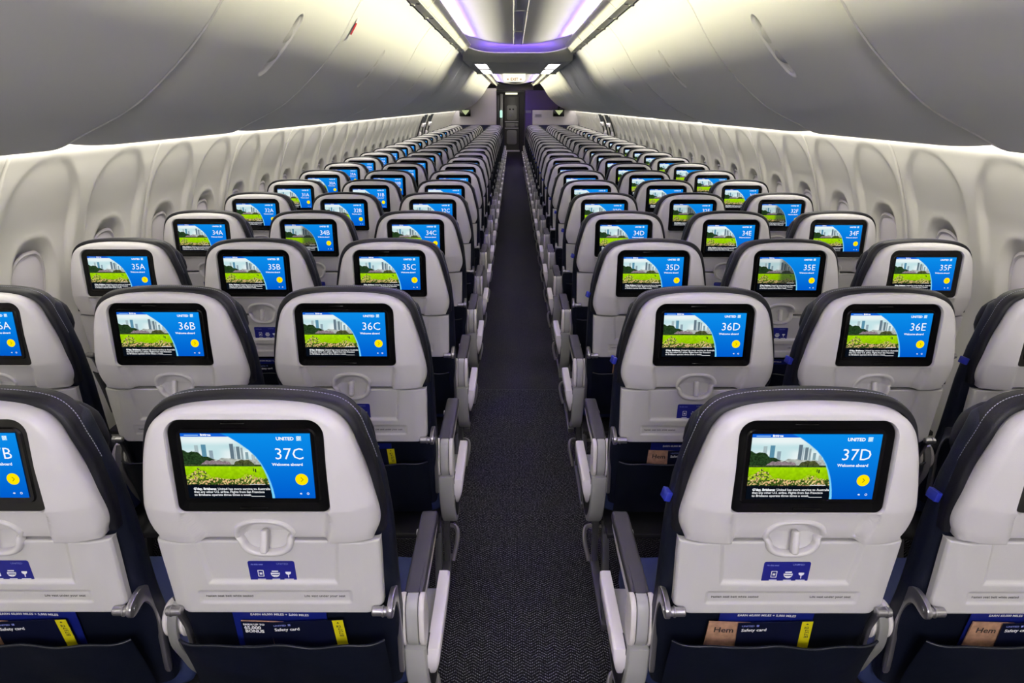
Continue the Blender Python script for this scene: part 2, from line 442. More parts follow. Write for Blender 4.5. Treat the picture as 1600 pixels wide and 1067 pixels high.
mb = MB().mat('purple'); box(mb, .36, 1.9, 23.9, 23.95, 0, 2.12, .004); mb.mat('rail'); box(mb, .37, .55, 23.885, 23.9, 1.42, 1.5)
mb.mat('doorgrey'); box(mb, .33, .36, 23.88, 23.97, 0, 2.12)
tag(mb.build('wall_partition_right', smooth=False), kind='structure')
mb = MB().mat('galley'); box(mb, -1.9, -.68, 23.9, 23.95, 0, 2.12, .004)
tag(mb.build('wall_partition_left', smooth=False), kind='structure')
mb = MB().mat('galley'); mb.add([(-1.9, 27.2, 0), (1.9, 27.2, 0), (1.9, 27.2, 2.47), (-1.9, 27.2, 2.47)], [(0, 1, 2, 3)])
tag(mb.build('wall_front', smooth=False), kind='structure')
for s, nm in ((-1, 'wall_far_left'), (1, 'wall_far_right')):
    mb = MB().mat('galley'); mb.grid([[(s*1.88, y, z) for z in (0, 2.47)] for y in (20, 27.2)], flip=(s < 0))
    tag(mb.build(nm, smooth=False), kind='structure')
# cockpit-side door at the end of the aisle
DX = -.095
d = empty('door_5', (DX, 27.1, 0), kind='structure')
mb = MB(); mb.rbox((0, 0, .99), (.54, .05, 1.94), .01); mb.build('door_leaf', d, 'doorgrey')
def panel(x0, x1, z0, z1, r, nm, m, par, y=-.03):
    mb = MB(); lp = rrect((x1-x0)/2, z0, z1, r); cx = (x0+x1)/2
    mb.loft([[(cx+x, y+.02, z) for x, z in lp], [(cx+x, y, z) for x, z in lp], [(cx+x*.94, y-.006, (z-(z0+z1)/2)*.97+(z0+z1)/2) for x, z in lp]], cap1=True, flip=False)
    return mb.build(nm, par, m)
panel(-.18, .19, 1.14, 1.66, .07, 'door_upper_panel', 'doorlight', d)
panel(-.18, .19, .27, .78, .07, 'door_lower_panel', 'doorlight', d)
mb = MB(); mb.rbox((0, -.04, 1.08), (.50, .03, .03), .004); mb.rbox((0, -.04, .85), (.50, .03, .03), .004); mb.rbox((0.02, -.05, .03), (.56, .06, .06), .01)
mb.build('door_trim', d, 'fin')
mb = MB(); mb.rbox((.18, -.055, .965), (.11, .05, .11), .02); mb.rbox((-.05, -.045, .965), (.34, .02, .14), .01); mb.build('door_handle', d, 'doorlight')
mb = MB().mat('ink')
for x in (-.06, .06): mb.rbox((x, -.04, 1.52), (.06, .01, .05), .01)
mb.build('peephole_marks', d)
mb = MB().mat('doorlight'); mb.rbox((-.46, 26.6, 1.2), (.10, .1, 1.7), .02); mb.mat('galley'); mb.rbox((-.62, 26.5, 1.0), (.16, .2, 2.0), .02)
tag(mb.build('trim_4'), kind='structure')
mb = MB(); mb.rbox((-.47, 26.5, 1.36), (.09, .02, .26), .03); tag(mb.build('galley_lamp', m='doorwin'), 'small lit greenish lamp on the post left of the door at the aisle end', 'lamp')
mb = MB(); mb.rbox((-.10, 26.7, 2.06), (.44, .04, .06), .01); tag(mb.build('doorway_light', m='exitglow'), 'slim lit white bar above the door at the end of the aisle', 'light')

# ------------------------------------------------------------ overhead bins
seams = [-1.35, .0+.1-.0, 1.125, 2.575, 4.85, 6.95, 9.15, 11.3, 13.45, 15.6, 17.8, 19.95]
seams = [-3.0, -1.05, 1.125, 2.575, 4.85, 6.95, 9.15, 11.3, 13.45, 15.6, 17.8, 19.95]
# arc length along the profile
seg = np.r_[0, np.cumsum(np.hypot(*np.diff(BP, axis=0).T))]
tx = np.gradient(BP[:, 0], seg); tz = np.gradient(BP[:, 1], seg)
def bin_pt(y, sv, dep):
    """dep: outwards into the bin"""
    x = np.interp(sv, seg, BP[:, 0]); z = np.interp(sv, seg, BP[:, 1])
    ax = np.interp(sv, seg, tx); az = np.interp(sv, seg, tz); n = np.hypot(ax, az)
    return x+dep*(-az/n), z+dep*(ax/n)
SH = float(np.interp(.915, BP[:, 0], seg))+.03      # handle centre on the profile
ordn = ['the nearest, cut off by the frame', 'second from the camera', 'third from the camera', 'fourth from the camera', 'fifth from the camera', 'sixth from the camera', 'seventh from the camera', 'eighth from the camera', 'ninth from the camera', 'last before the bulkhead']
def make_bin(s, k, ya, yb):
    L = yb-ya; yc = (ya+yb)/2
    side = 'left' if s < 0 else 'right'
    vis = k-1
    lab = None
    lab = 'closed white overhead bin on the %s, %s' % (side, ordn[max(0, min(vis, 9))] if k > 0 else 'behind the camera')
    t = empty('overhead_bin', (XC, yc, 0), lab, 'overhead bin', 'overhead bins')
    ys = np.unique(np.concatenate([np.linspace(ya+.004, yb-.004, 40), ya+.004+np.array([.002, .004, .007, .012, .02]), yb-.004-np.array([.002, .004, .007, .012, .02]), yc+np.linspace(-.055, .055, 41)]))
    ss = np.unique(np.concatenate([seg[::2], np.linspace(SH-.16, SH+.16, 81)]))
    Yg, S = np.meshgrid(ys, ss, indexing='ij')
    dep = .010*np.exp(-((Yg-ya-.004)/.006)**2)+.010*np.exp(-((yb-.004-Yg)/.006)**2)
    dep = dep+.022*np.exp(-((Yg-ya)/.20)**2)*sstep(.1, .5, S)      # leading end of each door sits slightly deeper
    dy = np.abs(Yg-yc); ds = np.abs(S-SH)
    cap = np.hypot(np.clip(ds-.105, 0, 9)*1.0, dy)                 # stadium
    inside = sstep(.041, .034, cap)
    e1 = np.hypot((S-SH+.078)/.062, (Yg-yc)/.034); e2 = np.hypot((S-SH-.078)/.062, (Yg-yc)/.034)
    dep = dep+.007*inside+.024*sstep(1.05, .6, e1)+.024*sstep(1.05, .6, e2)-.0015*np.exp(-((cap-.044)/.003)**2)
    X, Z = bin_pt(Yg, S, dep)
    mb = MB(); mb.grid(np.stack([s*X, Yg-yc, Z], -1), flip=(s > 0)); mb.build('bin_door', t, 'bin', angle=60)
    # grip paddles
    mb = MB()
    for q in (-.052, .052):
        sv = SH+q; loops = []
        for r, dd in ((1, .006), (.8, .001), (.4, -.001)):
            lp = []
            for a in np.linspace(0, 2*pi, 24, endpoint=False):
                x, z = bin_pt(0, sv+.036*r*cos(a), dd+.008*((q > 0)*(cos(a) > 0)+(q < 0)*(cos(a) < 0))*abs(cos(a))*r*.8)
                lp.append((s*float(x), .028*r*sin(a), float(z)))
            loops.append(lp)
        mb.loft(loops, cap1=True, flip=(s < 0))
    if k > 0 and k < 8: mb.build('grip', t, 'binrecess')
    mb = MB()
    for e, yy in ((-1, ya+.0015), (1, yb-.0015)):
        prof = [bin_pt(0, q, .0) for q in seg[::3]]; pr2 = [bin_pt(0, q, .05) for q in seg[::3]]
        mb.grid([[(s*float(a), yy-yc, float(b)) for a, b in prof], [(s*float(a), yy-yc, float(b)) for a, b in pr2]])
    # tub behind the door closes the bin towards the fuselage
    mb.grid([[(s*x, y, z) for x, z in ((.672, 2.25), (.75, 2.44), (1.55, 1.9), (1.60, 1.60))] for y in (ya-yc, yb-yc)], flip=(s > 0))
    mb.build('bin_tub', t, 'bin', smooth=False)
    return t
bins = []
for s in (-1, 1):
    for k, (a, b) in enumerate(zip(seams[:-1], seams[1:])): bins.append(make_bin(s, k, a, b))
# red and white warning label on the left bin
bL = [b for b in bins if 'left' in b['label'] and 'third' in b['label']][0]
mb = MB().mat('white')
def on_bin(s, yw, sv, yc, dep=-.001):
    x, z = bin_pt(0, sv, dep); return (s*float(x), yw-yc, float(z))
yc = bL.location.y; y0 = 2.70; sl = float(np.interp(.83, BP[:, 0], seg))
mb.mat('white').add([on_bin(-1, y0+a*.018, sl+b*.06, yc) for a, b in ((-1, -1), (1, -1), (1, 1), (-1, 1))], [(0, 1, 2, 3)])
mb.mat('red').add([on_bin(-1, y0+a*.017, sl+b*.03, yc, -.0014) for a, b in ((-1, -1), (1, -1), (1, 1), (-1, 1))], [(0, 1, 2, 3)])
mb.build('warning_label', bL, smooth=False)['label'] = 'small white and red warning label'
bulk_end = MB().mat('cornice')   # end caps of the bins at the bulkhead
for s in (-1, 1):
    n = len(BP); bulk_end.add([(XC+s*x, Y1-.03, z) for x, z in BP]+[(XC+s*.66, Y1-.03, 2.4), (XC+s*1.6, Y1-.03, 2.4)], [tuple(list(range(n))+[n+1, n])])
tag(bulk_end.build('trim_5', smooth=False), kind='structure')

# wall light valance at the foot of the bins
mb = MB().mat('bin')
for s in (-1, 1): strip(mb, [(1.535, 1.552), (1.545, 1.60), (1.64, 1.60), (1.64, 1.54)], Y0, Y1, s, flip=(s < 0))
tag(mb.build('trim_6', smooth=False), kind='structure')

# ceiling lights in the lower ceiling and EXIT sign
for s in (-1, 1):
    for j, (a, b) in enumerate(((8.55, 9.75), (10.15, 11.4))):
        t = empty('ceiling_light', (XC+s*.46, (a+b)/2, 2.152), 'rectangular ceiling light on the %s, the %s of its pair' % ('left' if s < 0 else 'right', ('nearer', 'farther')[j]), 'ceiling light', 'ceiling lights by the exit sign')
        mb = MB(); mb.rbox((0, 0, 0), (.17, b-a, .014), .005); mb.build('frame', t, 'fin')
        mb = MB(); mb.rbox((0, 0, -.006), (.14, b-a-.03, .012), .004); mb.build('diffuser', t, 'lampglow')
t = empty('exit_sign', (XC-.035, 11.6, 2.09), 'lit cream EXIT sign with arrows hanging under the ceiling over the aisle', 'exit sign')
mb = MB(); lp = rrect(.185, -.065, .075, .03, rb=.05); mb.loft([[(x*.98, .03, z) for x, z in lp], [(x, .02, z) for x, z in lp], [(x, -.02, z) for x, z in lp], [(x*.98, -.026, z*.98) for x, z in lp]], True, True, flip=False)
mb.build('sign_box', t, 'exitglow')
mb = MB().mat('exitink'); put_text(mb, 'EXIT', .062, lambda x, y: (x, -.0275, y-.045), 'CENTER', .0015)
for q in (-1, 1):
    mb.add([(q*.125, -.0275, -.025), (q*.100, -.0275, -.010), (q*.100, -.0275, -.040)], [(0, 1, 2), (2, 1, 0)]); mb.add([(q*.100, -.0275, -.020), (q*.088, -.0275, -.020), (q*.088, -.0275, -.030), (q*.100, -.0275, -.030)], [(0, 1, 2, 3)])
mb.build('sign_lettering', t, smooth=False)
# bulkhead monitors
for x, side in ((-1.36, 'left'), (1.215, 'right')):
    t = empty('wall_monitor', (x, Y1-.12, 1.455), 'small wall monitor under the bins at the %s bulkhead' % side, 'monitor', 'bulkhead monitors')
    mb = MB(); mb.rbox((0, 0, 0), (.31, .03, .18), .006); mb.build('casing', t, 'black'); mb = MB(); mb.rbox((0, .05, .12), (.05, .07, .12), .01); mb.build('bracket', t, 'black')
    mb = MB(); mb.add([(-.10, -.017, .075), (-.01, -.017, -.03), (.02, -.017, -.05), (.045, -.017, -.02), (.10, -.017, .04), (.12, -.017, .078)], [(0, 1, 2, 3, 4, 5)]); mb.build('picture', t, 'scr_tv', smooth=False)

# ------------------------------------------------------------ seat prototype (origin on the floor under the screen)
def outline_half():
    return [(0, 1.173), (.05, 1.172), (.095, 1.168), (.128, 1.161), (.153, 1.148), (.171, 1.127), (.183, 1.098), (.196, 1.046), (.207, .998), (.2145, .952), (.213, .920), (.200, .8885)]
oh = cat_rom(outline_half(), 6)
poly = np.vstack([oh, [(x, .8885) for x in np.linspace(.195, -.195, 40)], (oh*[-1, 1])[::-1][:-1]])
C0 = np.array([0, 1.04])
ang = np.unwrap(np.arctan2(poly[:, 1]-C0[1], poly[:, 0]-C0[0]))     # decreasing (clockwise)
rad = np.hypot(poly[:, 0], poly[:, 1]-C0[1])
def outer(a):   # a array of angles
    aa = (a-ang[-1]) % (2*pi)+ang[-1]
    r = np.interp(aa, ang[::-1], rad[::-1]); return r*np.cos(a), C0[1]+r*np.sin(a)
hole = np.array(rrect(.1375, .966, 1.150, .030, 8, rb=.014)); 
def dens(p):
    out = []
    for i in range(len(p)):
        a, b = p[i], p[(i+1) % len(p)]; n = max(1, int(np.hypot(*(b-a))/.0035))
        for k in range(n): out.append(a+(b-a)*k/n)
    return np.array(out)
hole = dens(hole)
ha = np.arctan2(hole[:, 1]-C0[1], hole[:, 0]-C0[0])
ca = np.arctan2(.8885-C0[1], .200)   # exact bottom corners
for c in (ca, -pi-ca):
    cc = (c+pi) % (2*pi)-pi; i = np.argmin(np.abs(ha-cc)); ha[i] = cc
ox, oz = outer(ha)
def hsurf(x, z):
    y = np.interp(z, [.88, .91, .97, 1.06, 1.12, 1.165, 1.19], [.024, .013, -.003, -.009, -.007, -.002, .004])
    ax = np.abs(x)
    y = y+.026*(np.clip(ax-.145, 0, 1)/.07)**1.6
    fold = .128-.012*sstep(.97, .89, z)
    y = y+.021*sstep(fold+.006, fold-.004, ax)*sstep(.968, .960, z)
    y = y+.014*sstep(1.0, .80, np.hypot(x/.050, (z-.886)/.046))
    return y
def upper_shell():
    loops = []
    inx, inz = hole[:, 0], hole[:, 1]
    def L(x, y, z): loops.append([(float(a), float(b), float(c)) for a, b, c in zip(x, y, z)])
    y_in = hsurf(inx, inz)
    L(inx*.985, np.full_like(inx, .012), (inz-1.058)*.985+1.058)
    L(inx*.985, y_in+.006, (inz-1.058)*.985+1.058)
    L(inx*.992, y_in+.002, (inz-1.058)*.992+1.058)
    L(inx, y_in, inz)
    dist = np.hypot(ox-inx, oz-inz)
    bottom = (oz < .8892)
    for s in (.03, .07, .12, .18, .24, .30, .36, .42, .48, .54, .60, .66, .72, .77, .82, .86, .90, .93, .96, .98, .99, 1.0):
        x = inx+(ox-inx)*s; z = inz+(oz-inz)*s; e = dist*(1-s)
        R = .015; k = np.clip(1-e/R, 0, 1); rnd = .015*(1-np.sqrt(np.clip(1-k*k, 0, 1)))
        kb = np.clip(1-e/.005, 0, 1); rb = .005*(1-np.sqrt(np.clip(1-kb*kb, 0, 1)))
        L(x, hsurf(x, z)+np.where(bottom, rb, rnd), z)
    x, z = ox, oz; yb = hsurf(x, z)+np.where(bottom, .005, .015)
    L(x, np.where(bottom, yb+.012, yb+.022), z)
    L(x*.97, np.where(bottom, yb+.02, yb+.030), np.where(bottom, z, (z-1.04)*.985+1.04))
    mb = MB(); mb.loft(loops, flip=True)
    return mb
def tray_y(z): return .036+(.882-z)*.135
def tray_mesh():
    us = np.unique(np.concatenate([np.linspace(-1, 1, 121), [-.995, -.985, .985, .995], np.linspace(-.66, -.52, 22), np.linspace(.52, .66, 22)]))
    vs = np.unique(np.concatenate([np.linspace(0, 1, 64), [.004, .01, .99, .996]]))
    U, V = np.meshgrid(us, vs, indexing='ij')
    Z = .706+(.8815-.706)*V
    hw = .2105-.004*sstep(.88, .72, Z)-.022*sstep(.724, .706, Z)
    X = U*hw
    ax = np.abs(X); d = np.zeros_like(X)
    rh = .133-.010*(.88-Z)/.10
    sd = np.maximum(ax-rh, .783-Z)        # inside negative
    d += .006*sstep(.004, -.007, sd)
    st = np.maximum(ax-.147, np.abs(Z-.748)-.0145); d += .0028*sstep(.0015, -.0025, st)
    bl = np.hypot(X/.046, np.clip(.884-Z, 0, 1)/.040); d += .012*sstep(1.0, .75, bl)
    ex = np.clip(1-(hw-ax)/.007, 0, 1); d += .007*(1-np.sqrt(1-ex**2))
    ez = np.clip(1-np.minimum(V, 1-V)*.1775/.004, 0, 1); d += .004*(1-np.sqrt(1-ez**2))
    d += .010*sstep(.170, .212, ax)
    Y = tray_y(Z)+d
    mb = MB(); mb.grid(np.stack([X, Y, Z], -1), flip=False)
    # rim thickness going forward
    n, m = X.shape; bidx = [(i, 0) for i in range(n)]+[(n-1, j) for j in range(1, m)]+[(i, m-1) for i in range(n-2, -1, -1)]+[(0, j) for j in range(m-2, 0, -1)]
    a = [(X[i, j], Y[i, j], Z[i, j]) for i, j in bidx]; b = [(x, y+.014, z) for x, y, z in a]
    mb.loft([a, b], flip=False, cap1=True)
    return mb
def back_cushion():
    """slab following the recline, slightly wider than the shell"""
    mb = MB(); zz = np.concatenate([np.linspace(.44, 1.10, 20), 1.10+.064*np.sin(np.linspace(.15, 1, 9)*pi/2)])
    loops = []
    for z in zz:
        hw = np.interp(z, [.44, .5, .6, .9, 1.0, 1.06, 1.10], [.215, .226, .229, .229, .222, .210, .200])
        if z > 1.10: t = (z-1.10)/.0645; hw = .200*sqrt(max(1-t**2.6, 0.0))**1.0*.98+.004
        yb = .046+max(0, (1.02-z))*.135+max(0, .70-z)*.12; th = np.interp(z, [.44, .6, 1.0, 1.10, 1.18], [.07, .09, .075, .065, .045])
        if z > 1.12: yb += .006
        lp = []
        for a in np.linspace(0, 2*pi, 36, endpoint=False):
            c, s_ = cos(a), sin(a); e = 2/5
            lp.append((hw*np.sign(c)*abs(c)**(2/7), yb+th/2+th/2*np.sign(s_)*abs(s_)**(2/3), z))
        loops.append(lp)
    mb.loft(loops, True, True); return mb
def headrest():
    mb = MB(); loops = []
    for z in np.concatenate([[1.015], 1.015+.02*np.sin(np.linspace(.2, 1, 5)*pi/2), np.linspace(1.045, 1.10, 6), 1.104+.050*np.sin(np.linspace(.05, 1, 9)*pi/2)]):
        hw = np.interp(z, [1.015, 1.035, 1.055, 1.08, 1.11, 1.133, 1.147, 1.155], [.172, .194, .201, .198, .186, .167, .14, .10])
        yb = .092+max(0, 1.05-z)*.13; th = np.interp(z, [1.015, 1.04, 1.1, 1.13, 1.16], [.03, .048, .05, .045, .02])
        if z > 1.11: yb -= (z-1.11)*.35
        lp = [(hw*np.sign(cos(a))*abs(cos(a))**(2/6), yb+th/2+th/2*np.sign(sin(a))*abs(sin(a))**(2/3)+.0*0, z) for a in np.linspace(0, 2*pi, 36, endpoint=False)]
        loops.append(lp)
    mb.loft(loops, True, True); return mb
def cover_band():
    """charcoal leather top cover hugging the upper edge of the shell, with its stitch line"""
    mb = MB().mat('headleather'); sel = [i for i in range(len(ha))]
    top = cat_rom([(-.2175, .895), (-.2195, .94), (-.2165, .985), (-.2085, 1.04), (-.1965, 1.092), (-.182, 1.134), (-.155, 1.161), (-.11, 1.173), (-.05, 1.178), (0, 1.179), (.05, 1.178), (.11, 1.173), (.155, 1.161), (.182, 1.134), (.1965, 1.092), (.2085, 1.04), (.2165, .985), (.2195, .94), (.2175, .895)], 5)
    rows = []
    for dx, y in ((-.010, .030), (-.002, .031), (.002, .036), (.003, .044), (.003, .060), (.0, .085), (-.01, .098)):
        r = []
        for i, (x, z) in enumerate(top):
            t = top[min(i+1, len(top)-1)]-top[max(i-1, 0)]; n = np.array([-t[1], t[0]])/np.hypot(*t)
            yy = y+.012*sstep(1.12, 1.02, z)+.012*sstep(1.0, .90, z)
            r.append((x+n[0]*dx, yy, z+n[1]*dx))
        rows.append(r)
    mb.grid(rows, flip=False)
    mb.mat('stitch')
    pts = rows[4]; 
    P = np.array(pts); P = P+[0, -.002, .0006]; D = np.r_[0, np.cumsum(np.linalg.norm(np.diff(P, axis=0), axis=1))]
    for q in np.arange(.10, D[-1]-.10, .0055):
        a = [np.interp(q, D, P[:, j]) for j in range(3)]; b = [np.interp(q+.0034, D, P[:, j]) for j in range(3)]
        mid = np.array([0, 0, 1.0]); 
        mb.tube([a, b], .0008, 3, caps=False)
    return mb

# picture on the screens
def park_picture(dim=0.0):
    nu, nv = 300, 168
    u = np.linspace(0, 1, nu+1); v = np.linspace(0, 1, nv+1)      # v measured from the top
    U, Vv = np.meshgrid(u, v, indexing='ij'); rs = np.random.RandomState(3)
    def c(r, g, b): return np.array(lin((r, g, b)))
    def noise(su, sv, seed):
        r = np.random.RandomState(seed); g = r.rand(su+2, sv+2); x = U*su; y = Vv*sv; i = x.astype(int); j = y.astype(int); fx = x-i; fy = y-j
        fx = fx*fx*(3-2*fx); fy = fy*fy*(3-2*fy)
        return (g[i, j]*(1-fx)+g[i+1, j]*fx)*(1-fy)+(g[i, j+1]*(1-fx)+g[i+1, j+1]*fx)*fy
    img = np.zeros((nu+1, nv+1, 3))
    n1 = noise(8, 10, 1)[..., None]; n2 = noise(60, 34, 2)[..., None]; n3 = noise(130, 74, 5)[..., None]; n4 = noise(110, 60, 9)[..., None]
    img[:] = c(190, 222, 226)*(1-n1)+c(236, 244, 244)*n1
    def put(mask, col): 
        m = mask if mask.ndim == 2 else mask[..., 0]
        img[m] = (np.broadcast_to(col, img.shape))[m]
    # skyline
    for (a, b, t, col) in ((.095, .125, .18, (176, 196, 200)), (.15, .185, .17, (96, 150, 176)), (.205, .235, .26, (150, 172, 184)), (.37, .40, .16, (104, 124, 138)), (.40, .412, .20, (170, 190, 200)), (.42, .445, .20, (110, 130, 140)), (.45, .47, .22, (150, 168, 174)), (.485, .51, .28, (140, 168, 176)), (.53, .56, .32, (180, 196, 200))):
        m = (U > a) & (U < b) & (Vv > t) & (Vv < .5); k = .82+.36*((np.floor(U*240) % 2))[..., None]*((np.floor(Vv*110) % 2))[..., None]
        put(m, c(*col)*k)
    put((Vv > .36+.05*noise(30, 1, 21)) & (Vv < .5), c(176, 182, 176)*(.6+.7*n2))
    # trees
    put((Vv > .22+.55*U**1.0+.05*noise(26, 3, 4)) & (Vv < .50) & (U < .24), c(34, 58, 30)*(.4+1.3*n3))
    put((Vv > .385+.05*noise(40, 2, 6)+.25*(np.abs(U-.25)/.2)**3) & (Vv < .475) & (U > .1) & (U < .42), c(142, 126, 132)*(.6+.8*n3))
    put((Vv > .385+.04*noise(40, 2, 8)+.35*(np.abs(U-.47)/.14)**3) & (Vv < .478) & (U > .33) & (U < .64), c(72, 78, 44)*(.5+1.1*n3))
    put((Vv > .475) & (Vv < .502), c(50, 66, 34)*(.5+1.5*n4))
    put((np.abs(U-.455) < .005) & (Vv > .45) & (Vv < .54), c(40, 40, 24))
    lawn = c(160, 214, 6)*(.85+.3*n2)*(1-.25*sstep(.5, .72, Vv)[..., None])
    put(Vv > .50, lawn)
    put((np.abs(U-.535) < .004) & (Vv > .53) & (Vv < .58), c(30, 36, 30)); put((np.abs(U-.55) < .004) & (Vv > .54) & (Vv < .59), c(30, 36, 30))
    # flower bed
    fb = .67-.15*np.exp(-((U-.10)/.08)**2)-.06*np.exp(-((U-.50)/.08)**2)+.05*noise(40, 2, 11)
    fl = c(70, 96, 30)*(.2+1.4*n3); fl = np.where(n4 > .62, c(238, 222, 140), fl); fl = np.where((n4 > .55) & (n3 > .55), c(226, 176, 130), fl); fl = np.where((n3 < .25), c(40, 60, 18), fl)
    put(Vv > fb, fl)
    put((Vv > fb) & (noise(90, 60, 31) > .5) & (Vv < .70), c(170, 200, 40))
    if dim > 0:
        m = (U > .33) & (Vv > .05) & (Vv < .79); w = sstep(.30, .42, U)[..., None]*np.where(m, 1, 0)[..., None]
        img[:] = img*(1-w*dim)+c(40, 48, 50)*w*dim; img *= .8
    # caption panel
    w = sstep(.765, .80, Vv)[..., None]; img[:] = img*(1-w)+c(8, 14, 24)*w
    # top bar
    put(Vv < .052, c(16, 96, 212)*np.ones_like(img))
    # blue field with curved light edge
    arc = np.interp(Vv, [0, .052, .15, .25, .35, .45, .55, .65, .75, .85, .95, 1.0], [.31, .368, .445, .510, .557, .590, .613, .631, .644, .653, .658, .659])
    wd = np.interp(Vv, [0, .2, .5, 1], [.0, .003, .009, .020])
    blue = c(10, 140, 232)*(1-Vv[..., None])+c(0, 92, 206)*Vv[..., None]
    k = sstep(.0, .004, U-arc)[..., None]; img[:] = img*(1-k)+blue*k
    k = (sstep(-.001, .002, U-arc)*sstep(wd+.002, wd-.001, U-arc))[..., None]; img[:] = img*(1-k)+c(120, 208, 248)*k
    return U, Vv, img
def screen_mesh(name, dim=0.0):
    U, Vv, img = park_picture(dim)
    SX, SZ = .1118*2, .0629*2
    fn = lambda u, v, y=-.0006: (-.1118+SX*u, y, .0629-SZ*v)
    mb = MB().mat('scr_pic')
    P = np.stack([-.1118+SX*U, np.full_like(U, -.0004), .0629-SZ*Vv], -1); mb.grid(P, flip=True)
    nverts = len(mb.v)
    T = lambda u0, v0, y=-.0009: (lambda x, t: (-.1118+SX*u0+x, y, .0629-SZ*v0+t))
    mb.mat('scr_white')
    put_text(mb, 'UNITED', .0086, T(.735, .100), 'LEFT', .0003, sx=1.0)
    put_text(mb, 'Welcome aboard', .0076, T(.925, .49), 'RIGHT', .0002)
    put_text(mb, "G'day, Brisbane:", .0062, T(.045, .868), 'LEFT', .0003); put_text(mb, 'United has more service to Australia', .0062, T(.235, .868), 'LEFT', .0001)
    put_text(mb, 'than any other U.S. airline. Flights from San Francisco', .0062, T(.045, .915), 'LEFT', .0001, sx=.93)
    put_text(mb, 'to Brisbane operate three times a week.', .0062, T(.045, .962), 'LEFT', .0001)
    put_text(mb, 'Brisbane', .0052, T(.155, .036), 'LEFT', .0003)
    mb.add([fn(a, b, -.0009) for a, b in ((.49, .775), (.615, .775), (.615, .783), (.49, .783))], [(3, 2, 1, 0)])
    mb.add([fn(a, b, -.0009) for a, b in ((.495, .965), (.60, .965), (.60, .972), (.495, .972))], [(3, 2, 1, 0)])
    # speaker and power icons
    mb.add([fn(.878, .925, -.0009), fn(.890, .91, -.0009), fn(.890, .94, -.0009)], [(0, 1, 2)]); mb.add([fn(a, b, -.0009) for a, b in ((.893, .915), (.897, .915), (.897, .937), (.893, .937))], [(3, 2, 1, 0)])
    th = np.linspace(0, 2*pi, 20, endpoint=False)
    ro = [fn(.945+.010*cos(a), .925+.018*sin(a), -.0009) for a in th]; ri = [fn(.945+.006*cos(a), .925+.011*sin(a), -.0009) for a in th]
    mb.loft([ro, ri])
    mb.mat('scr_logo'); mb.add([fn(a, b, -.0009) for a, b in ((.03, .022), (.14, .022), (.14, .032), (.03, .032))], [(3, 2, 1, 0)])
    g0u, g0v, gu, gv = .893, .040, .037, .068
    mb.add([fn(a, b, -.0008) for a, b in ((g0u, g0v), (g0u+gu, g0v), (g0u+gu, g0v+gv), (g0u, g0v+gv))], [(3, 2, 1, 0)])
    mb.mat('scr_white')
    for q in (.35, .65, .95):
        arcp = [(g0u+gu*q*cos(a), g0v+gv*q*sin(a)) for a in np.linspace(0, pi/2, 8)]; arcq = [(g0u+gu*(q-.10)*cos(a), g0v+gv*(q-.10)*sin(a)) for a in np.linspace(0, pi/2, 8)]
        mb.grid([[fn(a, b, -.001) for a, b in arcp], [fn(a, b, -.001) for a, b in arcq]])
    mb.mat('scr_yellow'); mb.add([fn(.905+.050*cos(a), .703+.089*sin(a), -.0008) for a in np.linspace(0, 2*pi, 40, endpoint=False)], [tuple(range(40))[::-1]])
    mb.mat('scr_ink'); mb.add([fn(a, b, -.0011) for a, b in ((.897, .672), (.901, .668), (.919, .703), (.901, .738), (.897, .734), (.913, .703))], [(0, 1, 2, 5), (5, 2, 3, 4)])
    o = mb.build(name, None, smooth=False, link=False); me = o.data
    ca_ = me.color_attributes.new('Col', 'FLOAT_COLOR', 'POINT')
    arr = np.ones((len(me.vertices), 4), np.float32); arr[:nverts, :3] = img.reshape(-1, 3); ca_.data.foreach_set('color', arr.ravel())
    return o
def facing(mb):  # make the faces look towards the aft (-y)
    return mb
SCREEN = screen_mesh('display'); SCREEN_DIM = screen_mesh('display', .75)

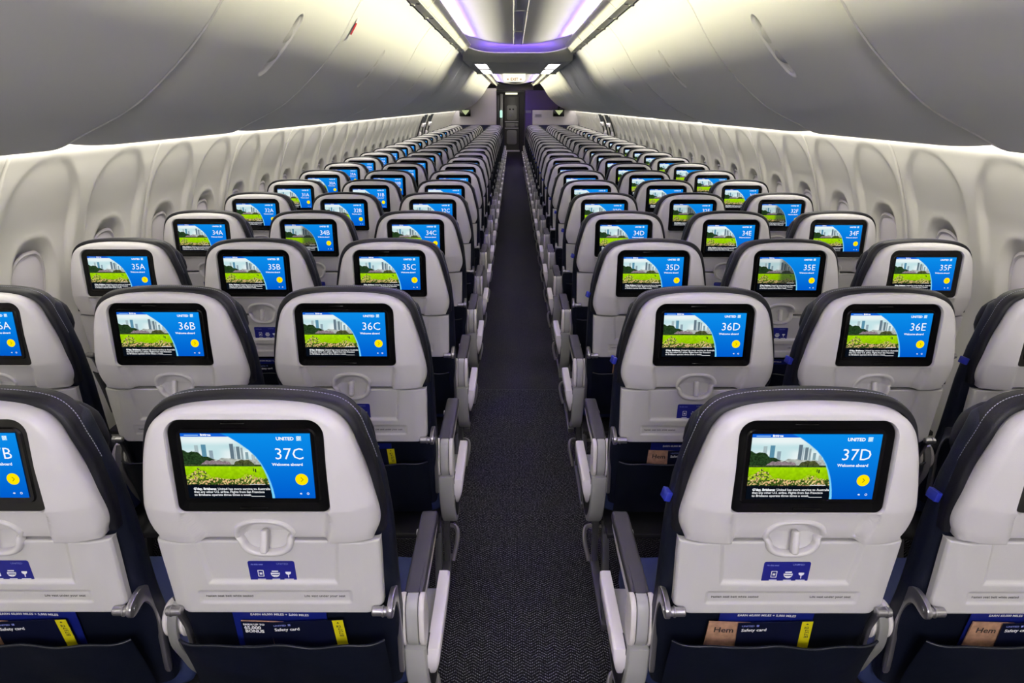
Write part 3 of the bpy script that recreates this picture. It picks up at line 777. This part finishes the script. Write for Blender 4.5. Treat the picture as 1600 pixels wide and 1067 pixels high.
ARMS = {1: [], -1: []}
CHILD = []   # prototype list: (object, children)
def P(o, *subs): CHILD.append((o, list(subs))); return o
def sub(mb, name, m=None, **k): return mb.build(name, None, m, link=False, **k)
def build_proto():
    global SCREEN, SCREEN_DIM
    sh = sub(upper_shell(), 'upper_shell', 'shell', angle=50)
    tr = sub(tray_mesh(), 'tray_table', 'tray', angle=50)
    # placard
    mb = MB().mat('placard'); ty = lambda z: tray_y(z)+.006
    lp = rrect(.0445, .784, .834, .004, 3); mb.loft([[(x, ty(z)+.0, z) for x, z in lp], [(x, ty(z)-.0008, z) for x, z in lp]], cap1=True)
    mb.mat('faintink'); TT = lambda x0, z0: (lambda x, t: (x0+x, ty(z0+t)-.0012, z0+t))
    put_text(mb, 'UNITED', .0058, TT(.010, .8255), 'LEFT', .0001, sx=1.1); put_text(mb, 'At this seat', .0050, TT(-.039, .8245), 'LEFT', .0002)
    mb.mat('white')
    for x, n_ in ((-.0225, 'Power'), (.005, 'Wi-Fi'), (.030, 'Outlet')):
        mb.rbox((x, ty(.7895)-.0012, .7895), (.003*len(n_), .0004, .0014), 0)
    q = rrect(.0058, .796, .812, .001, 2); q2 = rrect(.0044, .7975, .8105, .001, 2)
    mb.loft([[(-.0225+x, ty(z)-.0012, z) for x, z in q], [(-.0225+x, ty(z)-.0012, z) for x, z in q2]])
    mb.add([(-.0225+a, ty(b)-.0012, b) for a, b in ((-.0025, .801), (.0025, .801), (.0025, .806), (-.0025, .806))], [(0, 1, 2, 3)])
    for q_ in range(3):
        w_ = (.0062, .0072, .0058)[q_]; mb.rbox((.005, ty(.805)-.0014, .809-q_*.005), (w_*2, .0006, .0026), 0)
    mb.loft([[(.005+r*.0088*cos(a), ty(.804)-.0010, .804+r*.0088*sin(a)) for a in np.linspace(0, 2*pi, 20, endpoint=False)] for r in (1, .85)])
    mb.loft([[(.030+r*.0055*cos(a), ty(.804)-.0013, .806+r*.0050*sin(a)) for a in np.linspace(0, 2*pi, 14, endpoint=False)] for r in (1, .1)], cap1=True)
    for a in (-.0025, .0025): mb.rbox((.030+a, ty(.8)-.0013, .813), (.0014, .0006, .005), 0)
    mb.rbox((.030, ty(.8)-.0013, .798), (.0016, .0006, .007), 0)
    pl = sub(mb, 'placard', smooth=False)
    mb = MB().mat('ink'); t2 = lambda x0, z0: (lambda x, t: (x0+x, tray_y(z0)+.0028-.0006, z0+t))
    put_text(mb, 'Fasten seat belt while seated', .0078, t2(-.137, .7465), 'LEFT', .0001, sx=1.02); put_text(mb, 'Life vest under your seat', .0078, t2(.135, .7465), 'RIGHT', .0001, sx=1.02)
    wr = sub(mb, 'warning_text', smooth=False)
    # screen
    mb = MB().mat('black'); lp = rrect(.1355, .968, 1.148, .030, 8, rb=.013)
    sc = lambda k: [(x*k, (z-1.058)*k+1.058) for x, z in lp]
    inner = rrect(.121, .986, 1.131, .016, 8, rb=.01)
    mb.loft([[(x, .014, z) for x, z in lp], [(x, .004, z) for x, z in lp], [(x, .002, z) for x, z in sc(.99)], [(x*.955, .0026, (z-1.058)*.94+1.058) for x, z in lp], [(x, .0040, z) for x, z in inner], [(x*.98, .0012, (z-1.058)*.98+1.058) for x, z in inner]], cap1=True)
    mb.rbox((0, .0015, .9755), (.05, .002, .0035), .0008); mb.rbox((-.02, .0012, 1.1405), (.04, .003, .002), .0008)
    mo = sub(mb, 'monitor', angle=40)
    P(sh); P(tr, pl, wr)
    SCREEN.location = (0, 0, 1.060)
    P(mo, SCREEN)
    # latch
    mb = MB().mat('shell'); loops = []
    n = 48
    def ringpt(a, rx, rz): return rx*np.sign(cos(a))*abs(cos(a))**(2/2.6), .8925+rz*np.sign(sin(a))*abs(sin(a))**(2/2.6)
    def ry(z):
        if z < .886: return tray_y(z)+.002
        return float(hsurf(0.07, z))+.001
    for dx, dy in ((.0, .010), (.0, .000), (.0015, -.004), (.005, -.0065), (.009, -.0055), (.012, -.001), (.0125, .008)):
        lp = []
        for a in np.linspace(0, 2*pi, n, endpoint=False):
            wrx = .059 if sin(a) > 0 else .052; rz = .046 if sin(a) > 0 else .044
            x, z = ringpt(a, (wrx)-dx, rz-dx); lp.append((x, ry(z)+dy, z))
        loops.append(lp)
    mb.loft(loops, cap1=False)
    mb.mat('tray')
    lp = [ringpt(a, .0475 if sin(a) > 0 else .042, .035) for a in np.linspace(0, 2*pi, n, endpoint=False)]
    mb.loft([[(x, ry(z)+.007, z) for x, z in lp], [(x*.85, .052, (z-.8925)*.8+.8925) for x, z in lp]], cap1=True)
    lb = sub(mb, 'latch_bezel', angle=50)
    mb = MB(); mb.rbox((0, .0305, .889), (.0135, .018, .046), .005, rot=(radians(-12), radians(3), 0), seg=3)
    lk = sub(mb, 'latch', 'shell'); P(lb, lk)
    # cushions
    P(sub(back_cushion(), 'back_cushion', 'leather', angle=50))
    P(sub(headrest(), 'headrest', 'headleather', angle=50))
    P(sub(cover_band(), 'top_cover', angle=60))
    # seam line across the backrest
    mb = MB(); loops = []
    ys = np.linspace(.23, .60, 12)
    for i, y in enumerate(np.r_[.22, ys, .605, .61]):
        hw = .232 if .225 < y < .58 else .222; zt = .485-.02*((y-.15)/.46)**2; zb = .37+.01*(y > .55)
        if y > .6: zt -= .02; zb += .02
        if i == 0: zt -= .01; zb += .01
        lp = []
        for a in np.linspace(0, 2*pi, 36, endpoint=False):
            c, s_ = cos(a), sin(a); lp.append((hw*np.sign(c)*abs(c)**(2/8), y, (zt+zb)/2+(zt-zb)/2*np.sign(s_)*abs(s_)**(2/4)))
        loops.append(lp)
    mb.loft(loops, True, True, flip=True); P(sub(mb, 'seat_cushion', 'cushion', angle=50))
    # seat pan below the cushion
    # literature pocket
    mb = MB(); us = np.linspace(-1, 1, 41); vs = np.linspace(0, 1, 16); U, V = np.meshgrid(us, vs, indexing='ij')
    hw = .205; X = U*hw
    lip = .640+.004*np.cos(X*46)*(1-np.abs(U)**3)+.002*np.abs(U)**4+.004*np.exp(-((X+.07)/.03)**2)
    Z = .435+(lip-.435)*V
    Y = .060-.012*np.sin(V*pi)*(1-U**4)-.020*V*(1-.4*U**10)+.060*(1-V)+.006*np.sin(X*30+V*3)*V*(1-V)*2+.010*U**10
    mb.grid(np.stack([X, Y, Z], -1), flip=False)
    mb.grid(np.stack([X, Y+.003, Z], -1)[:, ::-1], flip=False)
    e = [(X[i, -1], Y[i, -1]+.0015, Z[i, -1]) for i in range(len(us))]
    mb.tube(e, .0032, 8); P(sub(mb, 'seat_pocket', 'pocket', angle=60))
    # tray arms with their hinge barrels
    for INB, s in ((1, 1), (1, -1), (-1, 1), (-1, -1)):
        mb = MB(); mb.cyl((s*.186, .052, .717), (s*.217, .052, .717), .0095, 20, .002); mb.cyl((s*.2055, .052, .717), (s*.2095, .052, .717), .0115, 20, .001)
        inb = (s == INB)
        path = [(.040, .728), (.050, .735), (.075, .742), (.105, .738), (.128, .716), (.143, .67), (.150, .60), (.152, .50), (.136, .50), (.132, .60), (.122, .66), (.107, .695), (.088, .708), (.062, .704), (.046, .705), (.038, .715)]
        if inb:
            mb.prism([tuple(p) for p in cat_rom(path+[path[0]], 3)[:-1]], *sorted((s*.2165, s*.2275)), .0025)
            mb.cyl((s*.2280, .056, .720), (s*.2295, .056, .720), .006, 14)
        else:
            mb.prism([(.046, .722), (.060, .724), (.085, .700), (.110, .64), (.125, .56), (.112, .56), (.096, .64), (.072, .692), (.050, .708)], *sorted((s*.203, s*.212)), .0025)
        ARMS[INB].append(sub(mb, 'tray_arm', 'silver'))
build_proto()

def mirror_x(verts): return [(-x, y, z) for x, y, z in verts]
def arm_top(mb, xc, w=.042):
    # pad: y .168 - .530 at z ~.65
    prof = [(.170, .628), (.170, .646), (.178, .653), (.35, .656), (.50, .660), (.524, .656), (.532, .645), (.530, .632), (.515, .628)]
    mb.mat('armcap').prism(prof, xc-w/2, xc+w/2, .006, 3)
    q = rrect(w/2-.009, .19, .30, .005, 4); mb.loft([[(xc+x, z, .6555) for x, z in q], [(xc+x, z, .6568) for x, z in [(a*.97, (b-.245)*.985+.245) for a, b in q]]], cap1=True)
    mb.mat('armwhite').prism([(.175, .600), (.170, .627), (.525, .627), (.520, .612), (.40, .598)], xc-w/2+.002, xc+w/2-.002, .005, 2)
def aisle_arm(s):
    """s = direction of the aisle from the seat (+1 for seats left of aisle)"""
    xc = s*.246
    a = MB(); arm_top(a, xc); A = sub(a, 'armrest')
    h = MB().mat('armwhite')
    pr = cat_rom([(.150, .560), (.147, .60), (.152, .640), (.168, .656), (.195, .655), (.215, .63), (.22, .58), (.21, .545), (.17, .536), (.150, .560)], 3)[:-1]
    h.prism([tuple(p) for p in pr], xc-.027, xc-.014, .004); h.prism([tuple(p) for p in pr], xc+.014, xc+.027, .004)
    h.mat('bay').prism([(p[0]+.004, p[1]-.002) for p in pr], xc-.0125, xc+.0125, .003)
    h.mat('black').prism([(p[0]+.010, p[1]-.004) for p in pr], xc-.0142, xc+.0142, 0)
    H = sub(h, 'hinge_housing')
    b = MB().mat('bay')
    pb = [tuple(p) for p in cat_rom([(.155, .536), (.160, .50), (.175, .44), (.215, .36), (.275, .305), (.34, .29), (.40, .30), (.46, .345), (.485, .40), (.48, .45), (.42, .478), (.30, .495), (.235, .520), (.200, .538), (.155, .536)], 5)[:-1]]
    x0, x1 = sorted((xc-s*.022, xc+s*.026)); b.prism(pb, x0, x1, .006, 3)
    sc = lambda k, dy=0, dz=0: [((y-.33)*k+.33+dy, (z-.44)*k+.44+dz) for y, z in pb]
    x0, x1 = sorted((xc+s*.024, xc+s*.0275)); b.mat('darkrubber').prism(sc(.86), x0, x1, .001)
    B = sub(b, 'end_bay_cover')
    f = MB().mat('fin'); rows = []
    pf = [tuple(p) for p in cat_rom([(.182, .514), (.186, .47), (.210, .425), (.26, .388), (.32, .376), (.38, .388), (.43, .425), (.462, .475), (.468, .516)], 5)]+[(y, .517) for y in (.44, .40, .34, .28, .22)]
    cy, cz = .325, .47
    for k, dd in ((1, 0), (1, .7), (.985, .93), (.95, 1.0), (.6, 1.02), (.2, 1.03)):
        rows.append([(xc+s*(.026+dd*(.006+.022*float(sstep(.37, .50, (z-cz)*k+cz)))), (y-cy)*k+cy, (z-cz)*k+cz) for y, z in pf])
    f.loft(rows, cap0=True, cap1=True, flip=(s > 0)); F = sub(f, 'aisle_cover', angle=60)
    b2 = MB().mat('fin').rbox((xc-s*.026, .49, .615), (.012, .014, .012), .002); K = sub(b2, 'release_button')
    return [(A, [K]), (H, []), (B, [F])]
def middle_arm(s):
    xc = s*.2537
    a = MB(); arm_top(a, xc, .038); A = sub(a, 'armrest')
    h = MB().mat('armwhite')
    for q in (-1, 1):
        h.cyl((xc+q*.011, .168, .612), (xc+q*.024, .168, .612), .040, 28, .004)
    h.mat('bay').cyl((xc-.0105, .168, .612), (xc+.0105, .168, .612), .036, 28)
    H = sub(h, 'hinge_housing')
    b = MB().mat('spine'); path = cat_rom([(.140, .655), (.124, .62), (.127, .57), (.158, .51), (.19, .45), (.235, .39)], 4); o2 = []
    for i, p in enumerate(path):
        t = path[min(i+1, len(path)-1)]-path[max(i-1, 0)]; n = np.array([-t[1], t[0]])/np.hypot(*t); o2.append(p+n*.012)
    b.prism([tuple(p) for p in path]+[tuple(p) for p in o2[::-1]], xc-.010, xc+.010, .002); B = sub(b, 'armrest_spine')
    return [(A, []), (H, []), (B, [])]
EXTRA = {'C': aisle_arm(1), 'D': aisle_arm(-1), 'B': middle_arm(1), 'E': middle_arm(-1)}
EXTRA['A'] = EXTRA['B']; EXTRA['F'] = EXTRA['E']
mb = MB(); mb.rbox((-.232, .085, .958), (.012, .026, .020), .002, rot=(0, .3, .15)); TAG = sub(mb, 'blue_tag', 'tag')

def link_copy(o, parent):
    c = o.copy(); COL.objects.link(c); c.parent = parent; return c
SP, CD, PT = .5074, .4926, .7685
LX = {'A': -CD-2*SP, 'B': -CD-SP, 'C': -CD, 'D': CD, 'E': CD+SP, 'F': CD+2*SP}
ROWNUM = [37, 36, 35, 34, 32, 31, 30, 29, 28, 27, 26, 25, 24, 23, 22, 21, 20, 14, 12, 11, 10, 9, 8, 7]
def row_y(i): return PT*i+(.2 if i >= 17 else 0)+(.2 if i >= 18 else 0)
ORD = ['nearest', 'second', 'third', 'fourth', 'fifth', 'sixth', 'seventh', 'eighth', 'ninth', 'tenth', 'eleventh', 'twelfth', 'thirteenth', 'fourteenth', 'fifteenth', 'sixteenth', 'seventeenth', 'eighteenth', 'nineteenth', 'twentieth', 'twenty-first', 'twenty-second', 'twenty-third', 'farthest']
WHERE = {'A': 'window seat by the left wall', 'B': 'middle seat left of the aisle', 'C': 'aisle seat left of the aisle', 'D': 'aisle seat right of the aisle', 'E': 'middle seat right of the aisle', 'F': 'window seat by the right wall'}
DIM = {'34B', '32F', '32E', '35E'}
for i, num in enumerate(ROWNUM):
    for L in 'ABCDEF':
        sn = '%d%s' % (num, L)
        if i < 9: lab = 'white-backed %s, its screen reading %s' % (WHERE[L], sn)
        else: lab = 'white-backed %s in the %s row' % (WHERE[L], ORD[i])
        rs = random.Random(i*10+ord(L)); dz = rs.uniform(-.002, .002)
        t = empty('airline_seat', (LX[L], row_y(i), 0), lab, 'airline seat', 'airline seats in rows of three')
        far = i >= 16
        for o, subs in CHILD+EXTRA[L]+[(a_, []) for a_ in ARMS[1 if L in 'ABC' else -1]]:
            if far and o.name.split('.')[0] in ('tray_arm', 'seat_pocket', 'latch_bezel'): continue
            c = link_copy(o, t)
            for q in subs:
                if far and q.name.split('.')[0] in ('placard', 'warning_text', 'release_button'): continue
                if q is SCREEN:
                    q2 = link_copy(SCREEN_DIM if sn in DIM else SCREEN, c); q2.location = (0, 0, 1.060)
                    mb = MB().mat('scr_white'); put_text(mb, sn, .0310, lambda x, y: (x, -.0009, y), 'RIGHT', -.0001, sx=.98)
                    nn = mb.build('seat_number', c, smooth=False); nn.location = (.1118-.2236*.058, 0, 1.060+.0629-.1258*.390)
                else: link_copy(q, c)
        if L in 'DEF' and not far: link_copy(TAG, t)

# seat frames: legs, beams and baggage bar under each row of three
def frame_proto(s):
    """s=+1: block left of aisle (aisle towards +x); origin at floor, seat-block middle"""
    out = []
    xs = (s*(SP+.215), -s*(SP-.25))
    m = MB().mat('leg')
    for y in (.20, .47): m.tube([(-.73, y, .33), (.73, y, .33)], .022, 12)
    m.mat('darkrubber').rbox((0, .34, .352), (1.46, .46, .020), .004)
    out.append(sub(m, 'seat_beam'))
    for x in xs:
        m = MB().mat('leg'); m.prism([(.455, .02), (.48, .02), (.485, .33), (.455, .33)], x-.011, x+.011, .002)
        m.prism([(.10, .0), (.50, .0), (.50, .022), (.10, .022)], x-.016, x+.016, .003)
        m.prism([(.12, .02), (.16, .02), (.24, .33), (.20, .33)], x-.011, x+.011, .002)
        out.append(sub(m, 'leg'))
    xa, xb = xs
    m = MB().mat('bar')
    pts = cat_rom([(xb, .56, .10), (0, .56, .10), (xa-s*.05, .56, .105), (xa+s*.005, .56, .11), (xa+s*.030, .545, .105), (xa+s*.034, .51, .075), (xa+s*.020, .47, .012)], 5)
    m.tube([tuple(p) for p in pts], .0085, 10)
    out.append(sub(m, 'baggage_bar'))
    return out
FR = {-1: frame_proto(1), 1: frame_proto(-1)}
for i in range(24):
    for s in (-1, 1):
        t = empty('seat_frame', (s*(CD+SP), row_y(i), 0), 'grey metal seat frame under the %s row %s of the aisle' % (ORD[i], 'left' if s < 0 else 'right'), 'seat frame', 'seat frames bolted to the floor')
        for o in FR[s]: link_copy(o, t)

# ------------------------------------------------------------ cards and magazines in the pockets
def card(kind, seat, i, L, dx, w, h, y, z, rot, seed=0):
    x = LX[L]+dx; Y = row_y(i)
    rr = radians(rot)
    def F(off): return lambda a, b: (a, off, b)
    if kind == 'safety_card':
        t = empty('safety_card', (x, Y+y, z), 'navy safety card with yellow end in the pocket of seat %s' % seat, 'safety card', 'safety cards in seat pockets')
        mb = MB(); mb.rbox((0, 0, -h/2), (w, .0016, h), 0); mb.build('card', t, 'navycard', smooth=False)
        mb = MB().mat('yellow'); mb.rbox((w/2-.011, -.0011, -h/2), (.022, .0006, h), 0)
        mb.mat('ink'); put_text(mb, 'R2', .0085, lambda a, b: (w/2-.011+a, -.0018, -.020+b), 'CENTER', .0002)
        mb.add([(w/2-.011+a, -.0018, b) for a, b in ((-.003, -.008), (.003, -.008), (0, -.004))], [(0, 1, 2)])
        put_text(mb, 'B737', .012, lambda a, b: (w/2-.0075-b+.003, -.0018, -.047+a), 'LEFT', .0001); mb.build('yellow_end', t, smooth=False)
        mb = MB().mat('white'); put_text(mb, 'Safety card', .0115, lambda a, b: (-w/2+.008+a, -.0012, -.024+b), 'LEFT', .0003)
        mb.mat('faintink'); put_text(mb, 'UNITED', .0065, lambda a, b: (-w/2+.008+a, -.0012, -.0105+b), 'LEFT', .0002, sx=1.1); mb.rbox((-w/2+.040, -.0012, -.008), (.005, .0004, .005), 0)
        mb.build('lettering', t, smooth=False)
    elif kind == 'blue':
        t = empty('brochure', (x, Y+y, z), 'blue mileage brochure in the pocket of seat %s' % seat, 'brochure', 'brochures in seat pockets')
        mb = MB(); mb.rbox((0, 0, -h/2), (w, .0016, h), 0); mb.build('leaflet', t, 'bluecard', smooth=False)
        mb = MB().mat('white'); put_text(mb, 'EARN 60,000 MILES + 5,000 MILES', .0082, lambda a, b: (a, -.0012, -.0125+b-a*a*.35), 'CENTER', .0002); mb.build('lettering', t, smooth=False)
    else:
        t = empty('magazine', (x, Y+y, z), 'tan and black magazine in the pocket of seat %s' % seat, 'magazine', 'magazines in seat pockets')
        mb = MB(); mb.rbox((0, 0, -h/2), (w, .003, h), 0); mb.build('pages', t, 'tan', smooth=False)
        mb = MB()
        if seed == 0:
            mb.mat('navycard').rbox((-w*.15, -.0020, -h/2), (w*.7, .0006, h), 0); mb.mat('white')
            put_text(mb, 'EARN UP TO', .0075, lambda a, b: (-w/2+.004+a, -.0026, -.010+b), 'LEFT', .0003)
            put_text(mb, '65,000', .0125, lambda a, b: (-w/2+.005+a, -.0026, -.021+b), 'LEFT', .0005)
            put_text(mb, 'BONUS', .0115, lambda a, b: (-w/2+.006+a, -.0026, -.031+b), 'LEFT', .0005)
        else:
            mb.mat('ink'); put_text(mb, 'Hem', .021, lambda a, b: (-w/2+.012+a, -.0022, -.028+b), 'LEFT', .0003)
        mb.build('cover_print', t, smooth=False)
    t.rotation_euler = (radians(11), rr, 0)
for (i, L) in ((0, 'B'), (0, 'C'), (0, 'D'), (0, 'E'), (1, 'B'), (1, 'C'), (1, 'D'), (1, 'E'), (2, 'B'), (2, 'C'), (2, 'D'), (2, 'E')):
    sn = '%d%s' % (ROWNUM[i], L); r = random.Random(i*7+ord(L)); j = r.uniform(-.012, .012)
    if i == 0: j = 0
    sx = {'0B': -.005, '0C': .045, '0D': .005, '0E': .03}.get('%d%s' % (i, L), .02+j)
    card('safety_card', sn, i, L, sx, .150, .16, .078, .672, (-3 if L in 'BC' else -2)+(0 if i == 0 else r.uniform(-3, 3)))
    card('blue', sn, i, L, -.01+j, .19, .17, .0875, .690, 1)
    card('mag', sn, i, L, sx-.090, .085, .16, .083, .668, 2, 0 if (i, L) in ((0, 'C'), (1, 'B')) else 1)
